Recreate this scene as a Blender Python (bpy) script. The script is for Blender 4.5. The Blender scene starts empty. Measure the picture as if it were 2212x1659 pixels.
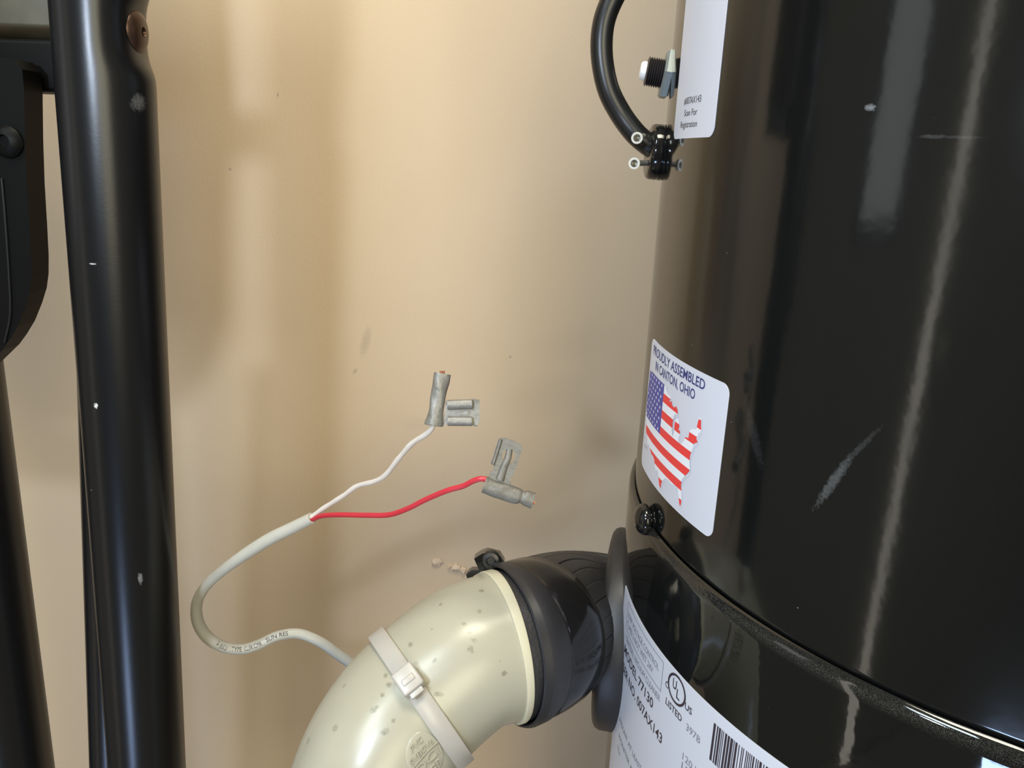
import bpy, bmesh, math, random
from mathutils import Vector, Matrix
from mathutils.geometry import tessellate_polygon
from math import sin, cos, pi, radians, hypot, sqrt, asin, atan2

random.seed(7)
SC = bpy.context.scene
COL = SC.collection

# ------------------------------------------------------------------ camera
W, H, FPX = 2212, 1659, 1661.0
TH, RO = 0.2849, 0.0382                 # pitch down, roll
O = Vector((0.0, -0.46, 1.35))          # camera position; the wall is the plane y = 0
_f = Vector((0, cos(TH), -sin(TH))); _r = Vector((1, 0, 0)); _u = Vector((0, sin(TH), cos(TH)))
CR = _r * cos(RO) + _u * sin(RO); CU = -_r * sin(RO) + _u * cos(RO); CF = _f
cam = bpy.data.cameras.new('camera'); camo = bpy.data.objects.new('camera', cam); COL.objects.link(camo)
cam.sensor_width = 36.0; cam.lens = 36.0 * FPX / W; cam.clip_start = 0.01; cam.clip_end = 50
M3 = Matrix((CR, CU, -CF)).transposed()
camo.matrix_world = Matrix.Translation(O) @ M3.to_4x4()
SC.camera = camo

# ------------------------------------------------------------------ light and exposure
SC.view_settings.view_transform = 'Standard'; SC.view_settings.look = 'None'
SC.view_settings.gamma = 1.0; SC.view_settings.use_curve_mapping = False
SC.view_settings.exposure = 0.0
world = bpy.data.worlds.new('world'); SC.world = world; world.use_nodes = True
world.node_tree.nodes['Background'].inputs[0].default_value = (0.8, 0.85, 1.0, 1)
world.node_tree.nodes['Background'].inputs[1].default_value = 0.3

def area(name, loc, aim, sx, sy, power, color):
    l = bpy.data.lights.new(name, 'AREA'); l.shape = 'RECTANGLE'; l.size = sx; l.size_y = sy
    l.energy = power; l.color = color
    o = bpy.data.objects.new(name, l); COL.objects.link(o)
    o.location = O + Vector(loc)
    o.rotation_euler = (Vector(aim) - Vector(loc)).to_track_quat('-Z', 'Y').to_euler()
    return o
# hand lamp held beside the camera, ceiling lamp of the room, daylight from a low glazed door
lp = bpy.data.lights.new('hand_lamp_light', 'POINT'); lp.energy = 4.00; lp.color = (0.70, 0.82, 1.0); lp.shadow_soft_size = 0.018
lpo = bpy.data.objects.new('hand_lamp_light', lp); COL.objects.link(lpo); lpo.location = O + Vector((-0.152, -0.092, 0.06))
area('ceiling_lamp_light', (-0.55, -0.50, 0.85), (-0.05, 0.28, -0.2), 0.30, 0.30, 7.20, (0.844, 0.969, 1.0))
area('door_daylight', (-0.46, -0.896, -1.07), (0.12, 0.154, -0.134), 0.22, 0.165, 4.46, (0.452, 0.629, 1.0))
area('top_wash_light', (0.02, 0.02, 0.70), (0.02, 0.35, 0.0), 0.30, 0.20, 5.3, (1.0, 0.929, 0.75))  # added wash from above to brighten the top of the wall, no fixture
area('room_fill_light', (0.6, -1.9, 0.3), (0.0, 0.3, -0.2), 0.9, 1.2, 25.07, (1.0, 0.918, 0.659))  # added soft fill from behind the camera, no window there

# ------------------------------------------------------------------ materials
def mat(name, col, rough=0.5, metal=0.0, spec=0.5, var=0.0, vscale=40.0, bump=0.0, bscale=300.0, coat=0.0, trans=0.0, sss=0.0):
    m = bpy.data.materials.new(name); m.use_nodes = True
    nt = m.node_tree; b = nt.nodes['Principled BSDF']
    b.inputs['Base Color'].default_value = (*col, 1); b.inputs['Roughness'].default_value = rough
    b.inputs['Metallic'].default_value = metal; b.inputs['Specular IOR Level'].default_value = spec
    b.inputs['Coat Weight'].default_value = coat; b.inputs['Coat Roughness'].default_value = 0.03
    if sss:
        b.inputs['Subsurface Weight'].default_value = sss; b.inputs['Subsurface Scale'].default_value = 0.002
    tc = nt.nodes.new('ShaderNodeTexCoord')
    if var:
        n = nt.nodes.new('ShaderNodeTexNoise'); n.inputs['Scale'].default_value = vscale; n.inputs['Detail'].default_value = 5
        nt.links.new(tc.outputs['Object'], n.inputs['Vector'])
        mx = nt.nodes.new('ShaderNodeMix'); mx.data_type = 'RGBA'
        nt.links.new(n.outputs['Fac'], mx.inputs[0])
        mx.inputs[6].default_value = (*[c * (1 - var) for c in col], 1)
        mx.inputs[7].default_value = (*[min(1, c * (1 + var)) for c in col], 1)
        nt.links.new(mx.outputs[2], b.inputs['Base Color'])
    if bump:
        n2 = nt.nodes.new('ShaderNodeTexNoise'); n2.inputs['Scale'].default_value = bscale; n2.inputs['Detail'].default_value = 3
        nt.links.new(tc.outputs['Object'], n2.inputs['Vector'])
        bp = nt.nodes.new('ShaderNodeBump'); bp.inputs['Strength'].default_value = bump; bp.inputs['Distance'].default_value = 0.001
        nt.links.new(n2.outputs['Fac'], bp.inputs['Height']); nt.links.new(bp.outputs[0], b.inputs['Normal'])
    return m

def N(nt, t, **kw):
    n = nt.nodes.new(t)
    for k, v in kw.items(): setattr(n, k, v)
    return n
def spots(m, points, col, rough=None):
    """blend a second colour in at worn spots: points = [(world xyz, radius vector, strength)]"""
    nt = m.node_tree; b = nt.nodes['Principled BSDF']
    geo = N(nt, 'ShaderNodeNewGeometry'); acc = None
    no = N(nt, 'ShaderNodeTexNoise'); no.inputs['Scale'].default_value = 1100; no.inputs['Detail'].default_value = 5; no.inputs['Roughness'].default_value = .7
    nt.links.new(geo.outputs['Position'], no.inputs['Vector'])
    for p, axis, la, lb, st in points:
        sub = N(nt, 'ShaderNodeVectorMath', operation='SUBTRACT'); nt.links.new(geo.outputs['Position'], sub.inputs[0]); sub.inputs[1].default_value = p
        dt = N(nt, 'ShaderNodeVectorMath', operation='DOT_PRODUCT'); nt.links.new(sub.outputs[0], dt.inputs[0]); dt.inputs[1].default_value = axis
        ln = N(nt, 'ShaderNodeVectorMath', operation='LENGTH'); nt.links.new(sub.outputs[0], ln.inputs[0])
        # squared distance across + along
        a = N(nt, 'ShaderNodeMath', operation='MULTIPLY'); nt.links.new(dt.outputs['Value'], a.inputs[0]); nt.links.new(dt.outputs['Value'], a.inputs[1])
        l2 = N(nt, 'ShaderNodeMath', operation='MULTIPLY'); nt.links.new(ln.outputs['Value'], l2.inputs[0]); nt.links.new(ln.outputs['Value'], l2.inputs[1])
        c = N(nt, 'ShaderNodeMath', operation='SUBTRACT'); nt.links.new(l2.outputs[0], c.inputs[0]); nt.links.new(a.outputs[0], c.inputs[1])
        a2 = N(nt, 'ShaderNodeMath', operation='DIVIDE'); nt.links.new(a.outputs[0], a2.inputs[0]); a2.inputs[1].default_value = la * la
        c2 = N(nt, 'ShaderNodeMath', operation='DIVIDE'); nt.links.new(c.outputs[0], c2.inputs[0]); c2.inputs[1].default_value = lb * lb
        s = N(nt, 'ShaderNodeMath', operation='ADD'); nt.links.new(a2.outputs[0], s.inputs[0]); nt.links.new(c2.outputs[0], s.inputs[1])
        s2 = N(nt, 'ShaderNodeMath', operation='ADD'); nt.links.new(s.outputs[0], s2.inputs[0])
        nm = N(nt, 'ShaderNodeMath', operation='MULTIPLY_ADD'); nt.links.new(no.outputs['Fac'], nm.inputs[0]); nm.inputs[1].default_value = 3.0; nm.inputs[2].default_value = -1.5
        nt.links.new(nm.outputs[0], s2.inputs[1])
        mr = N(nt, 'ShaderNodeMapRange'); nt.links.new(s2.outputs[0], mr.inputs['Value'])
        mr.inputs['From Min'].default_value = 1.0; mr.inputs['From Max'].default_value = 0.0; mr.inputs['To Min'].default_value = 0; mr.inputs['To Max'].default_value = st
        if acc is None: acc = mr.outputs[0]
        else:
            mxm = N(nt, 'ShaderNodeMath', operation='MAXIMUM'); nt.links.new(acc, mxm.inputs[0]); nt.links.new(mr.outputs[0], mxm.inputs[1]); acc = mxm.outputs[0]
    mx = N(nt, 'ShaderNodeMix', data_type='RGBA'); nt.links.new(acc, mx.inputs[0])
    bc = b.inputs['Base Color']
    if bc.is_linked: nt.links.new(bc.links[0].from_socket, mx.inputs[6])
    else: mx.inputs[6].default_value = bc.default_value
    mx.inputs[7].default_value = (*col, 1)
    nt.links.new(mx.outputs[2], bc)
    if rough is not None:
        mr2 = N(nt, 'ShaderNodeMix'); nt.links.new(acc, mr2.inputs[0]); mr2.inputs[2].default_value = b.inputs['Roughness'].default_value; mr2.inputs[3].default_value = rough
        nt.links.new(mr2.outputs[0], b.inputs['Roughness'])
def specks(m, col, scale=260.0, thr=0.06, strength=0.8):
    nt = m.node_tree; b = nt.nodes['Principled BSDF']; geo = N(nt, 'ShaderNodeNewGeometry')
    v = N(nt, 'ShaderNodeTexVoronoi'); v.inputs['Scale'].default_value = scale; nt.links.new(geo.outputs['Position'], v.inputs['Vector'])
    sep = N(nt, 'ShaderNodeSeparateColor'); nt.links.new(v.outputs['Color'], sep.inputs[0])
    # only some cells carry a speck, each with its own size
    th = N(nt, 'ShaderNodeMapRange'); nt.links.new(sep.outputs[0], th.inputs['Value']); th.inputs['From Min'].default_value = 0.86; th.inputs['From Max'].default_value = 1.0
    th.inputs['To Min'].default_value = 0.0; th.inputs['To Max'].default_value = thr * 4
    lt = N(nt, 'ShaderNodeMath', operation='LESS_THAN'); nt.links.new(v.outputs['Distance'], lt.inputs[0]); nt.links.new(th.outputs[0], lt.inputs[1])
    sm = N(nt, 'ShaderNodeMath', operation='MULTIPLY'); nt.links.new(lt.outputs[0], sm.inputs[0]); sm.inputs[1].default_value = strength
    mx = N(nt, 'ShaderNodeMix', data_type='RGBA'); nt.links.new(sm.outputs[0], mx.inputs[0])
    bc = b.inputs['Base Color']
    if bc.is_linked: nt.links.new(bc.links[0].from_socket, mx.inputs[6])
    else: mx.inputs[6].default_value = bc.default_value
    mx.inputs[7].default_value = (*col, 1); nt.links.new(mx.outputs[2], bc)

MW = mat('tan_wall', (0.60, 0.47, 0.335), 0.85, var=0.06, vscale=9.0, bump=0.12, bscale=500.0, spec=0.2)
MROOM = mat('room_paint', (0.30, 0.28, 0.25), 0.8, var=0.2, vscale=3.0)
MUP = mat('gloss_black_paint', (0.006, 0.0065, 0.0065), 0.105, spec=0.5, bump=0.05, bscale=90.0)
MLOW = mat('gloss_black_bucket', (0.006, 0.0065, 0.0065), 0.035, spec=0.5, bump=0.10, bscale=60.0)
MRUB = mat('matte_black_rubber', (0.020, 0.020, 0.023), 0.48, var=0.15, vscale=120.0, bump=0.2, bscale=700.0)
MRUBG = mat('grey_black_flange', (0.017, 0.017, 0.021), 0.45, var=0.15, vscale=120.0)
MBAND = mat('gloss_black_band', (0.008, 0.008, 0.009), 0.16)
MPOST = mat('satin_black_steel', (0.005, 0.0052, 0.006), 0.30, spec=0.4, bump=0.015, bscale=900.0)
MRACKG = mat('dusty_olive_steel', (0.085, 0.078, 0.055), 0.4, var=0.4, vscale=120.0)
MBLK = mat('black_plastic', (0.010, 0.010, 0.010), 0.33)
MBRK = mat('dull_black_bracket', (0.0022, 0.0022, 0.002), 0.5, spec=0.12)
MKNOB = mat('shiny_black', (0.008, 0.008, 0.008), 0.10)
MPVC = mat('ivory_plastic', (0.385, 0.370, 0.295), 0.28, var=0.06, vscale=60.0, spec=0.5, sss=0.05)
MPVCL = mat('ivory_lip', (0.58, 0.55, 0.42), 0.28)
MTIE = mat('milky_nylon', (0.45, 0.43, 0.40), 0.32, sss=0.3)
MJACK = mat('white_jacket', (0.45, 0.44, 0.39), 0.38, var=0.06, vscale=200.0)
MWHT = mat('white_insulation', (0.58, 0.53, 0.49), 0.4)
MRED = mat('red_insulation', (0.46, 0.025, 0.04), 0.35)
MTIN = mat('tinned_brass', (0.225, 0.216, 0.195), 0.48, metal=0.4, var=0.3, vscale=420.0, bump=0.25, bscale=700.0)
MTIND = mat('dull_tinned_brass', (0.165, 0.157, 0.138), 0.5, metal=0.35, var=0.3, vscale=420.0, bump=0.25, bscale=700.0)
MCOP = mat('copper', (0.45, 0.16, 0.08), 0.35, metal=0.9)
MZINC = mat('zinc_nut', (0.27, 0.30, 0.29), 0.45, metal=0.45, var=0.15, vscale=300.0)
MSTEEL = mat('bright_steel', (0.72, 0.71, 0.66), 0.28, metal=0.8)
MTHR = mat('dark_thread', (0.03, 0.026, 0.026), 0.4)
MBUT = mat('white_button', (0.86, 0.87, 0.85), 0.35)
MSTK = mat('white_sticker', (0.62, 0.645, 0.735), 0.35)
MINK = mat('black_ink', (0.035, 0.025, 0.035), 0.5)
MINKG = mat('grey_ink', (0.22, 0.22, 0.26), 0.5)
MINKL = mat('pale_grey_ink', (0.50, 0.52, 0.58), 0.5)
MNAVY = mat('navy_ink', (0.025, 0.035, 0.17), 0.5)
MFBLU = mat('flag_blue_ink', (0.065, 0.065, 0.33), 0.5)
MFRED = mat('flag_red_ink', (0.80, 0.045, 0.045), 0.5)
MFWHT = mat('flag_white_ink', (0.80, 0.82, 0.88), 0.5)
MSHAD = mat('soft_grey_ink', (0.60, 0.64, 0.73), 0.5)
MSCREW = mat('bronze_screw', (0.08, 0.045, 0.03), 0.35, metal=0.7)
MCRUMB = mat('plaster_crumb', (0.60, 0.47, 0.35), 0.9)
def emit(name, col, s):
    m = bpy.data.materials.new(name); m.use_nodes = True; nt = m.node_tree
    b = nt.nodes['Principled BSDF']; b.inputs['Base Color'].default_value = (0.5, 0.5, 0.5, 1)
    b.inputs['Emission Color'].default_value = (*col, 1); b.inputs['Emission Strength'].default_value = s
    return m
MPANE = emit('daylit_frosted_pane', (0.95, 1.0, 1.05), 1.0)
MGAP = emit('daylight_in_door_gap', (1.0, 0.93, 0.80), 2.6)

# ------------------------------------------------------------------ geometry helpers (camera-relative metres)
def ray(px, py): return CF + CR * ((px - W / 2) / FPX) - CU * ((py - H / 2) / FPX)
def PD(px, py, D): return ray(px, py) * D                  # D = depth along the optical axis
def PY(px, py, y):
    d = ray(px, py); return d * (y / d.y)
AX, AY = 1.3162 * .16, 1.7825 * .16
R1, R2 = 0.1576, 0.160
def cyl(az, z, R):
    a = radians(az); return Vector((AX + R * sin(a), AY - R * cos(a), z))
def cylhit(px, py, R):
    d = ray(px, py); a = d.x ** 2 + d.y ** 2; b = -2 * (d.x * AX + d.y * AY); c = AX * AX + AY * AY - R * R
    t = (-b - sqrt(max(0, b * b - 4 * a * c))) / (2 * a); return d * t

def worldloc(o):
    v = Vector(o.location)
    while o.parent: o = o.parent; v = v + Vector(o.location)
    return v
def build(name, vf, m, parent=None, smooth=True, mats=None, fm=None, origin=None):
    verts, faces = vf
    vs = [Vector(v) + O for v in verts]
    base = worldloc(parent) if parent else (O + Vector(origin) if origin is not None else sum(vs, Vector()) / len(vs))
    me = bpy.data.meshes.new(name); me.from_pydata([v - base for v in vs], [], faces)
    for mm in (mats or [m]): me.materials.append(mm)
    if fm: me.polygons.foreach_set('material_index', fm)
    bm = bmesh.new(); bm.from_mesh(me); bmesh.ops.remove_doubles(bm, verts=bm.verts, dist=1e-7)
    bmesh.ops.recalc_face_normals(bm, faces=bm.faces)
    bm.to_mesh(me); bm.free()
    if smooth:
        me.polygons.foreach_set('use_smooth', [True] * len(me.polygons))
        try: me.set_sharp_from_angle(angle=radians(38))
        except Exception: pass
    o = bpy.data.objects.new(name, me); COL.objects.link(o)
    if parent: o.parent = parent
    else: o.location = base
    return o
def thing(name, label, cat, loc, group=None):
    o = bpy.data.objects.new(name, None); COL.objects.link(o); o.location = O + Vector(loc); o.empty_display_size = 0.02
    o['label'] = label; o['category'] = cat
    if group: o['group'] = group
    return o
def join(*vfs):
    V, F = [], []
    for v, f in vfs:
        k = len(V); V += list(v); F += [tuple(i + k for i in q) for q in f]
    return V, F

def catmull(P, n):
    P = [Vector(p) for p in P]; Q = [2 * P[0] - P[1]] + P + [2 * P[-1] - P[-2]]; out = []
    for i in range(1, len(Q) - 2):
        p0, p1, p2, p3 = Q[i - 1:i + 3]
        for k in range(n):
            t = k / n
            out.append(0.5 * ((2 * p1) + (p2 - p0) * t + (2 * p0 - 5 * p1 + 4 * p2 - p3) * t * t + (3 * p1 - p0 - 3 * p2 + p3) * t ** 3))
    out.append(P[-1]); return out
def resample(P, n):
    L = [0]
    for a, b in zip(P, P[1:]): L.append(L[-1] + (b - a).length)
    out = []; j = 0
    for k in range(n + 1):
        s = L[-1] * k / n
        while j < len(L) - 2 and L[j + 1] < s: j += 1
        t = (s - L[j]) / max(1e-9, L[j + 1] - L[j]); out.append(P[j].lerp(P[j + 1], t))
    return out, L[-1]
class Path:
    """spine with frames whose N axis faces the camera"""
    def __init__(s, pts, n=80, dense=24, face=None):
        s.P, s.L = resample(catmull(pts, dense), n); s.n = n
        s.T = []
        for i in range(n + 1):
            a = s.P[max(0, i - 1)]; b = s.P[min(n, i + 1)]; s.T.append((b - a).normalized())
        s.Nn, s.B = [], []
        for p, t in zip(s.P, s.T):
            c = (face if face is not None else -p); nn = (c - t * c.dot(t)).normalized(); s.Nn.append(nn); s.B.append(t.cross(nn))
    def at(s, q):
        x = max(0, min(s.n - 1e-6, q / s.L * s.n)); i = int(x); t = x - i
        return s.P[i].lerp(s.P[i + 1], t), s.Nn[i].lerp(s.Nn[i + 1], t).normalized(), s.B[i].lerp(s.B[i + 1], t).normalized(), s.T[i].lerp(s.T[i + 1], t).normalized()
    def surf(s, q, phi, r):
        p, n, b, t = s.at(q)
        e = 0
        if q < 0: e = q
        if q > s.L: e = q - s.L
        return p + t * e + (n * cos(phi) + b * sin(phi)) * r
    def tube(s, prof, seg=32, capa=True, capb=True, rmod=None, flat=1.0):
        """prof = list of (arc position, radius)"""
        V, F = [], []
        for q, r in prof:
            p, n, b, t = s.at(q)
            e = q if q < 0 else (q - s.L if q > s.L else 0)
            for k in range(seg):
                ph = 2 * pi * k / seg; rr = r * (rmod(q, ph) if rmod else 1)
                V.append(p + t * e + n * (cos(ph) * rr * flat) + b * (sin(ph) * rr))
        m = len(prof)
        for i in range(m - 1):
            for k in range(seg):
                k2 = (k + 1) % seg; F.append((i * seg + k, i * seg + k2, (i + 1) * seg + k2, (i + 1) * seg + k))
        if capa: F.append(tuple(range(seg))[::-1])
        if capb: F.append(tuple((m - 1) * seg + k for k in range(seg)))
        return V, F
    def uniform(s, r, seg=24, q0=0, q1=None, steps=None, **kw):
        q1 = s.L if q1 is None else q1; steps = steps or s.n
        return s.tube([(q0 + (q1 - q0) * i / steps, r(q0 + (q1 - q0) * i / steps) if callable(r) else r) for i in range(steps + 1)], seg, **kw)
def lathe(base, axis, prof, seg=48, ref=None, closed=False, rmod=None):
    """prof = list of (radius, height along axis)"""
    a = Vector(axis).normalized(); ref = Vector(ref or (0, 0, 1))
    if abs(a.dot(ref)) > 0.95: ref = Vector((1, 0, 0))
    x = (ref - a * ref.dot(a)).normalized(); y = a.cross(x); V, F = [], []
    for r, h in prof:
        for k in range(seg):
            ph = 2 * pi * k / seg; rr = r * (rmod(ph, h) if rmod else 1)
            V.append(Vector(base) + a * h + x * (cos(ph) * rr) + y * (sin(ph) * rr))
    m = len(prof)
    for i in range(m - 1 + (1 if closed else 0)):
        j = (i + 1) % m
        for k in range(seg):
            k2 = (k + 1) % seg; F.append((i * seg + k, i * seg + k2, j * seg + k2, j * seg + k))
    if not closed:
        if prof[0][0] > 1e-6: F.append(tuple(range(seg))[::-1])
        if prof[-1][0] > 1e-6: F.append(tuple((m - 1) * seg + k for k in range(seg)))
    return V, F
def slab(loops, thick):
    """loops: outer outline then holes, lists of Vectors; extruded by vector thick"""
    V, F = [], []; loops = [[Vector(p) for p in l] for l in loops]
    flat = [p for l in loops for p in l]; n = len(flat); t = Vector(thick)
    V = flat + [p + t for p in flat]
    for tri in tessellate_polygon(loops):
        F.append(tuple(tri)); F.append(tuple(i + n for i in reversed(tri)))
    k = 0
    for l in loops:
        m = len(l)
        for i in range(m): F.append((k + i, k + (i + 1) % m, n + k + (i + 1) % m, n + k + i))
        k += m
    return V, F
def box(c, sx, sy, sz, ex=(1, 0, 0), ey=(0, 1, 0), ez=(0, 0, 1), bev=0.0):
    ex, ey, ez, c = Vector(ex), Vector(ey), Vector(ez), Vector(c)
    bm = bmesh.new(); bmesh.ops.create_cube(bm, size=1.0)
    for v in bm.verts: v.co = Vector((v.co.x * sx, v.co.y * sy, v.co.z * sz))
    if bev: bmesh.ops.bevel(bm, geom=list(bm.edges), offset=bev, segments=3, profile=0.5, affect='EDGES')
    V = [c + ex * v.co.x + ey * v.co.y + ez * v.co.z for v in bm.verts]; bm.verts.index_update()
    F = [tuple(v.index for v in f.verts) for f in bm.faces]; bm.free()
    return V, F

# text as flat triangles, scaled into a box w x h with its lower left corner at 0,0
def text2d(s, w, h, bold=False, capline=True):
    cu = bpy.data.curves.new('t', 'FONT'); cu.body = s; cu.size = 1.0; cu.resolution_u = 3
    if bold: cu.offset = 0.012 if bold is True else bold
    ob = bpy.data.objects.new('t', cu); COL.objects.link(ob)
    dg = bpy.context.evaluated_depsgraph_get(); ev = ob.evaluated_get(dg); me = ev.to_mesh()
    V = [(v.co.x, v.co.y) for v in me.vertices]; F = [tuple(p.vertices) for p in me.polygons]
    ev.to_mesh_clear(); bpy.data.objects.remove(ob); bpy.data.curves.remove(cu)
    x0 = min(v[0] for v in V); x1 = max(v[0] for v in V)
    cap = 0.69                                   # cap height of the built-in font
    V = [((x - x0) / (x1 - x0) * w, y / cap * h) for x, y in V]
    return V, F
def wrapcyl(vf, az0, z0, R):
    """(u, v) metres -> cylinder, u grows with azimuth"""
    V, F = vf
    return [cyl(az0 + math.degrees(u / R), z0 + v, R) for u, v in V], F
def cyltext(s, az0, az1, zb, h, R, bold=False):
    return wrapcyl(text2d(s, radians(az1 - az0) * R, h, bold), az0, zb, R)
def cylpatch(az0, az1, z0, z1, R, cr, n=60, thick=0.0002):
    """rounded sticker bent round the cylinder, z0 bottom, z1 top, with an edge of its own"""
    Wd = radians(az1 - az0) * R; V, F = [], []; us = []
    for i in range(13): us.append(cr * (1 - cos(pi / 2 * i / 12)))
    for i in range(1, n): us.append(cr + (Wd - 2 * cr) * i / n)
    for i in range(13): us.append(Wd - cr + cr * sin(pi / 2 * i / 12))
    for u in us:
        d = 0.0
        if u < cr: d = cr - sqrt(max(0, cr * cr - (cr - u) ** 2))
        elif u > Wd - cr: d = cr - sqrt(max(0, cr * cr - (u - Wd + cr) ** 2))
        a = az0 + math.degrees(u / R)
        V += [cyl(a, z0 + d, R), cyl(a, z1 - d, R), cyl(a, z1 - d, R - thick), cyl(a, z0 + d, R - thick)]
    m = len(us)
    for i in range(m - 1):
        k = 4 * i; j = k + 4
        F += [(k, j, j + 1, k + 1), (k + 1, j + 1, j + 2, k + 2), (j, k, k + 3, j + 3)]
    F += [(0, 1, 2, 3), (4 * m - 4, 4 * m - 1, 4 * m - 2, 4 * m - 3)]
    return V, F

# ================================================================== the room
def quad(name, a, b, c, d, m, label=None, thick=None):
    V, F = slab([[a, b, c, d]], thick)
    o = build(name, (V, F), m, smooth=False); o['kind'] = 'structure'; return o
XL, XR, YB, YF, ZF, ZC = -1.30, 1.50, 0.46, -2.3, -1.35, 1.08
wallb = quad('wall_back', (XL, YB, ZF), (XR, YB, ZF), (XR, YB, ZC), (XL, YB, ZC), MW, thick=(0, .02, 0))
quad('floor', (XL, YF, ZF), (XR, YF, ZF), (XR, YB, ZF), (XL, YB, ZF), MROOM, thick=(0, 0, -.03))
quad('ceiling', (XL, YF, ZC), (XR, YF, ZC), (XR, YB, ZC), (XL, YB, ZC), MROOM, thick=(0, 0, .03))
quad('wall_left', (XL, YF, ZF), (XL, YB, ZF), (XL, YB, ZC), (XL, YF, ZC), MROOM, thick=(-.03, 0, 0))
quad('wall_right', (XR, YF, ZF), (XR, YB, ZF), (XR, YB, ZC), (XR, YF, ZC), MROOM, thick=(.03, 0, 0))
quad('wall_front', (XL, YF, ZF), (XR, YF, ZF), (XR, YF, ZC), (XL, YF, ZC), MROOM, thick=(0, -.03, 0))
# openings in the left wall that the black vacuum mirrors: a frosted window and a door left ajar
w1 = build('window_1', box((XL + .008, -.055, .25), .016, .27, .74), MBLK, smooth=False); w1['kind'] = 'structure'
build('pane', box((XL + .019, -.055, .25), .006, .22, .68), MPANE, w1, smooth=False)
d1 = build('door_1', box((XL + .012, -.93, -.33), .024, .80, 2.02), MROOM, smooth=False); d1['kind'] = 'structure'
build('gap', box((XL + .014, -.495, -.33), .028, .05, 2.02), MGAP, d1, smooth=False)
build('handle', lathe((XL + .024, -.6, -.35), (1, 0, 0), [(.024, 0), (.024, .006), (.011, .009), (.011, .03), (.024, .038), (.027, .05), (.02, .06), (0, .062)], 24), MSTEEL, d1)

# crumbs of plaster on the wall above the coupling
for (px, py, w, h) in ((944, 1213, .0042, .0032), (985, 1226, .0036, .0030), (1000, 1231, .0026, .0026), (972, 1222, .0018, .0014)):
    c = PY(px, py, YB); bm = bmesh.new(); bmesh.ops.create_icosphere(bm, subdivisions=2, radius=1)
    for v in bm.verts:
        k = 1 + random.uniform(-.3, .3); v.co = Vector((v.co.x * w * k, v.co.y * .0022 * k, v.co.z * h * k))
    bm.verts.index_update()
    o = build('plaster_crumb', ([c + v.co for v in bm.verts], [tuple(v.index for v in f.verts) for f in bm.faces]), MCRUMB, wallb, smooth=False); bm.free()

# smudges and specks on the wall
def onw(px, py): return tuple(PY(px, py, YB) + O)
spots(MW, [(onw(790, 738), (.25, 0, 1), .0090, .0034, .30), (onw(767, 802), (.6, 0, .8), .0026, .0014, .45), (onw(1102, 771), (1, 0, 0), .0012, .0012, .5),
           (onw(600, 205), (.2, 0, 1), .0016, .0007, .6), (onw(497, 366), (0, 0, 1), .0010, .0008, .7), (onw(1170, 860), (1, 0, .3), .030, .016, .08), (onw(1080, 1010), (.2, 0, 1), .006, .002, .2), (onw(1240, 740), (1, 0, .2), .03, .012, .06), (onw(900, 915), (1, 0, .1), .012, .006, .08)], (0.22, 0.19, 0.15))

# ================================================================== central vacuum
VAC = thing('central_vacuum', 'glossy black cylindrical central vacuum canister with white stickers, hung on the tan wall', 'vacuum', (AX, AY, -.48))
AXIS = (0, 0, 1)
up = build('motor_housing', lathe((AX, AY, 0), AXIS, [(.1535, -.140), (.1556, -.1322), (.1566, -.1306), (.1573, -.1298), (R1, -.1288), (R1, -.1282), (R1, -.1275), (R1, -.06), (R1, .0), (R1, .1), (R1, .249), (R1, .25), (R1 - .002, .262), (R1 - .010, .272), (R1 - .03, .279), (.09, .285), (0.0, .288)], 256), MUP, VAC)
lowp = [(0, -.478), (.11, -.476), (.140, -.470), (.150, -.455), (.156, -.42), (R2, -.30), (R2, -.20), (R2, -.1352), (R2, -.1347), (R2 - .0001, -.1335), (R2 - .0003, -.1323), (R2 - .0010, -.1309), (R2 - .0022, -.1303), (R2 - .0032, -.1308), (R2 - .0038, -.1325), (R2 - .0045, -.14)]
low = build('dust_bucket', lathe((AX, AY, 0), AXIS, lowp, 256), MLOW, VAC)
build('wall_bracket', box((AX, .452, .10), .16, .0158, .14, bev=.002), MBLK, VAC)

# worn paint: scratches and scuffs, and dust along the bucket rim
def onc(px, py, R): return tuple(cylhit(px, py, R) + O)
def dirc(a, b, R): return tuple((cylhit(*b, R) - cylhit(*a, R)).normalized())
MUPs = MUP
def smudged(m, lo, hi, scale):
    nt = m.node_tree; b = nt.nodes['Principled BSDF']; geo = N(nt, 'ShaderNodeNewGeometry')
    no = N(nt, 'ShaderNodeTexNoise'); no.inputs['Scale'].default_value = scale; no.inputs['Detail'].default_value = 6; nt.links.new(geo.outputs['Position'], no.inputs['Vector'])
    mr = N(nt, 'ShaderNodeMapRange'); nt.links.new(no.outputs['Fac'], mr.inputs['Value']); mr.inputs['From Min'].default_value = .35; mr.inputs['From Max'].default_value = .7
    mr.inputs['To Min'].default_value = lo; mr.inputs['To Max'].default_value = hi; nt.links.new(mr.outputs[0], b.inputs['Roughness'])
spots(MUP, [
    (onc(1800, 1040, R1), dirc((1778, 1072), (1822, 1008), R1), .0105, .0015, .08),
    (onc(1845, 980, R1), dirc((1815, 1010), (1890, 935), R1), .0120, .0009, .03),
    (onc(1628, 940, R1), dirc((1618, 900), (1640, 985), R1), .0105, .0022, .018),
    (onc(1880, 232, R1), dirc((1865, 232), (1895, 232), R1), .0016, .0009, .22),
    (onc(2018, 295, R1), dirc((2000, 295), (2110, 297), R1), .0040, .0005, .04),
    (onc(2060, 296, R1), dirc((2000, 295), (2110, 297), R1), .0080, .0004, .025),
], (0.75, 0.78, 0.80))
smudged(MUP, 0.08, .11, 22.0)
specks(MUP, (0.5, 0.52, 0.52), 240, .012, .35)
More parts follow.
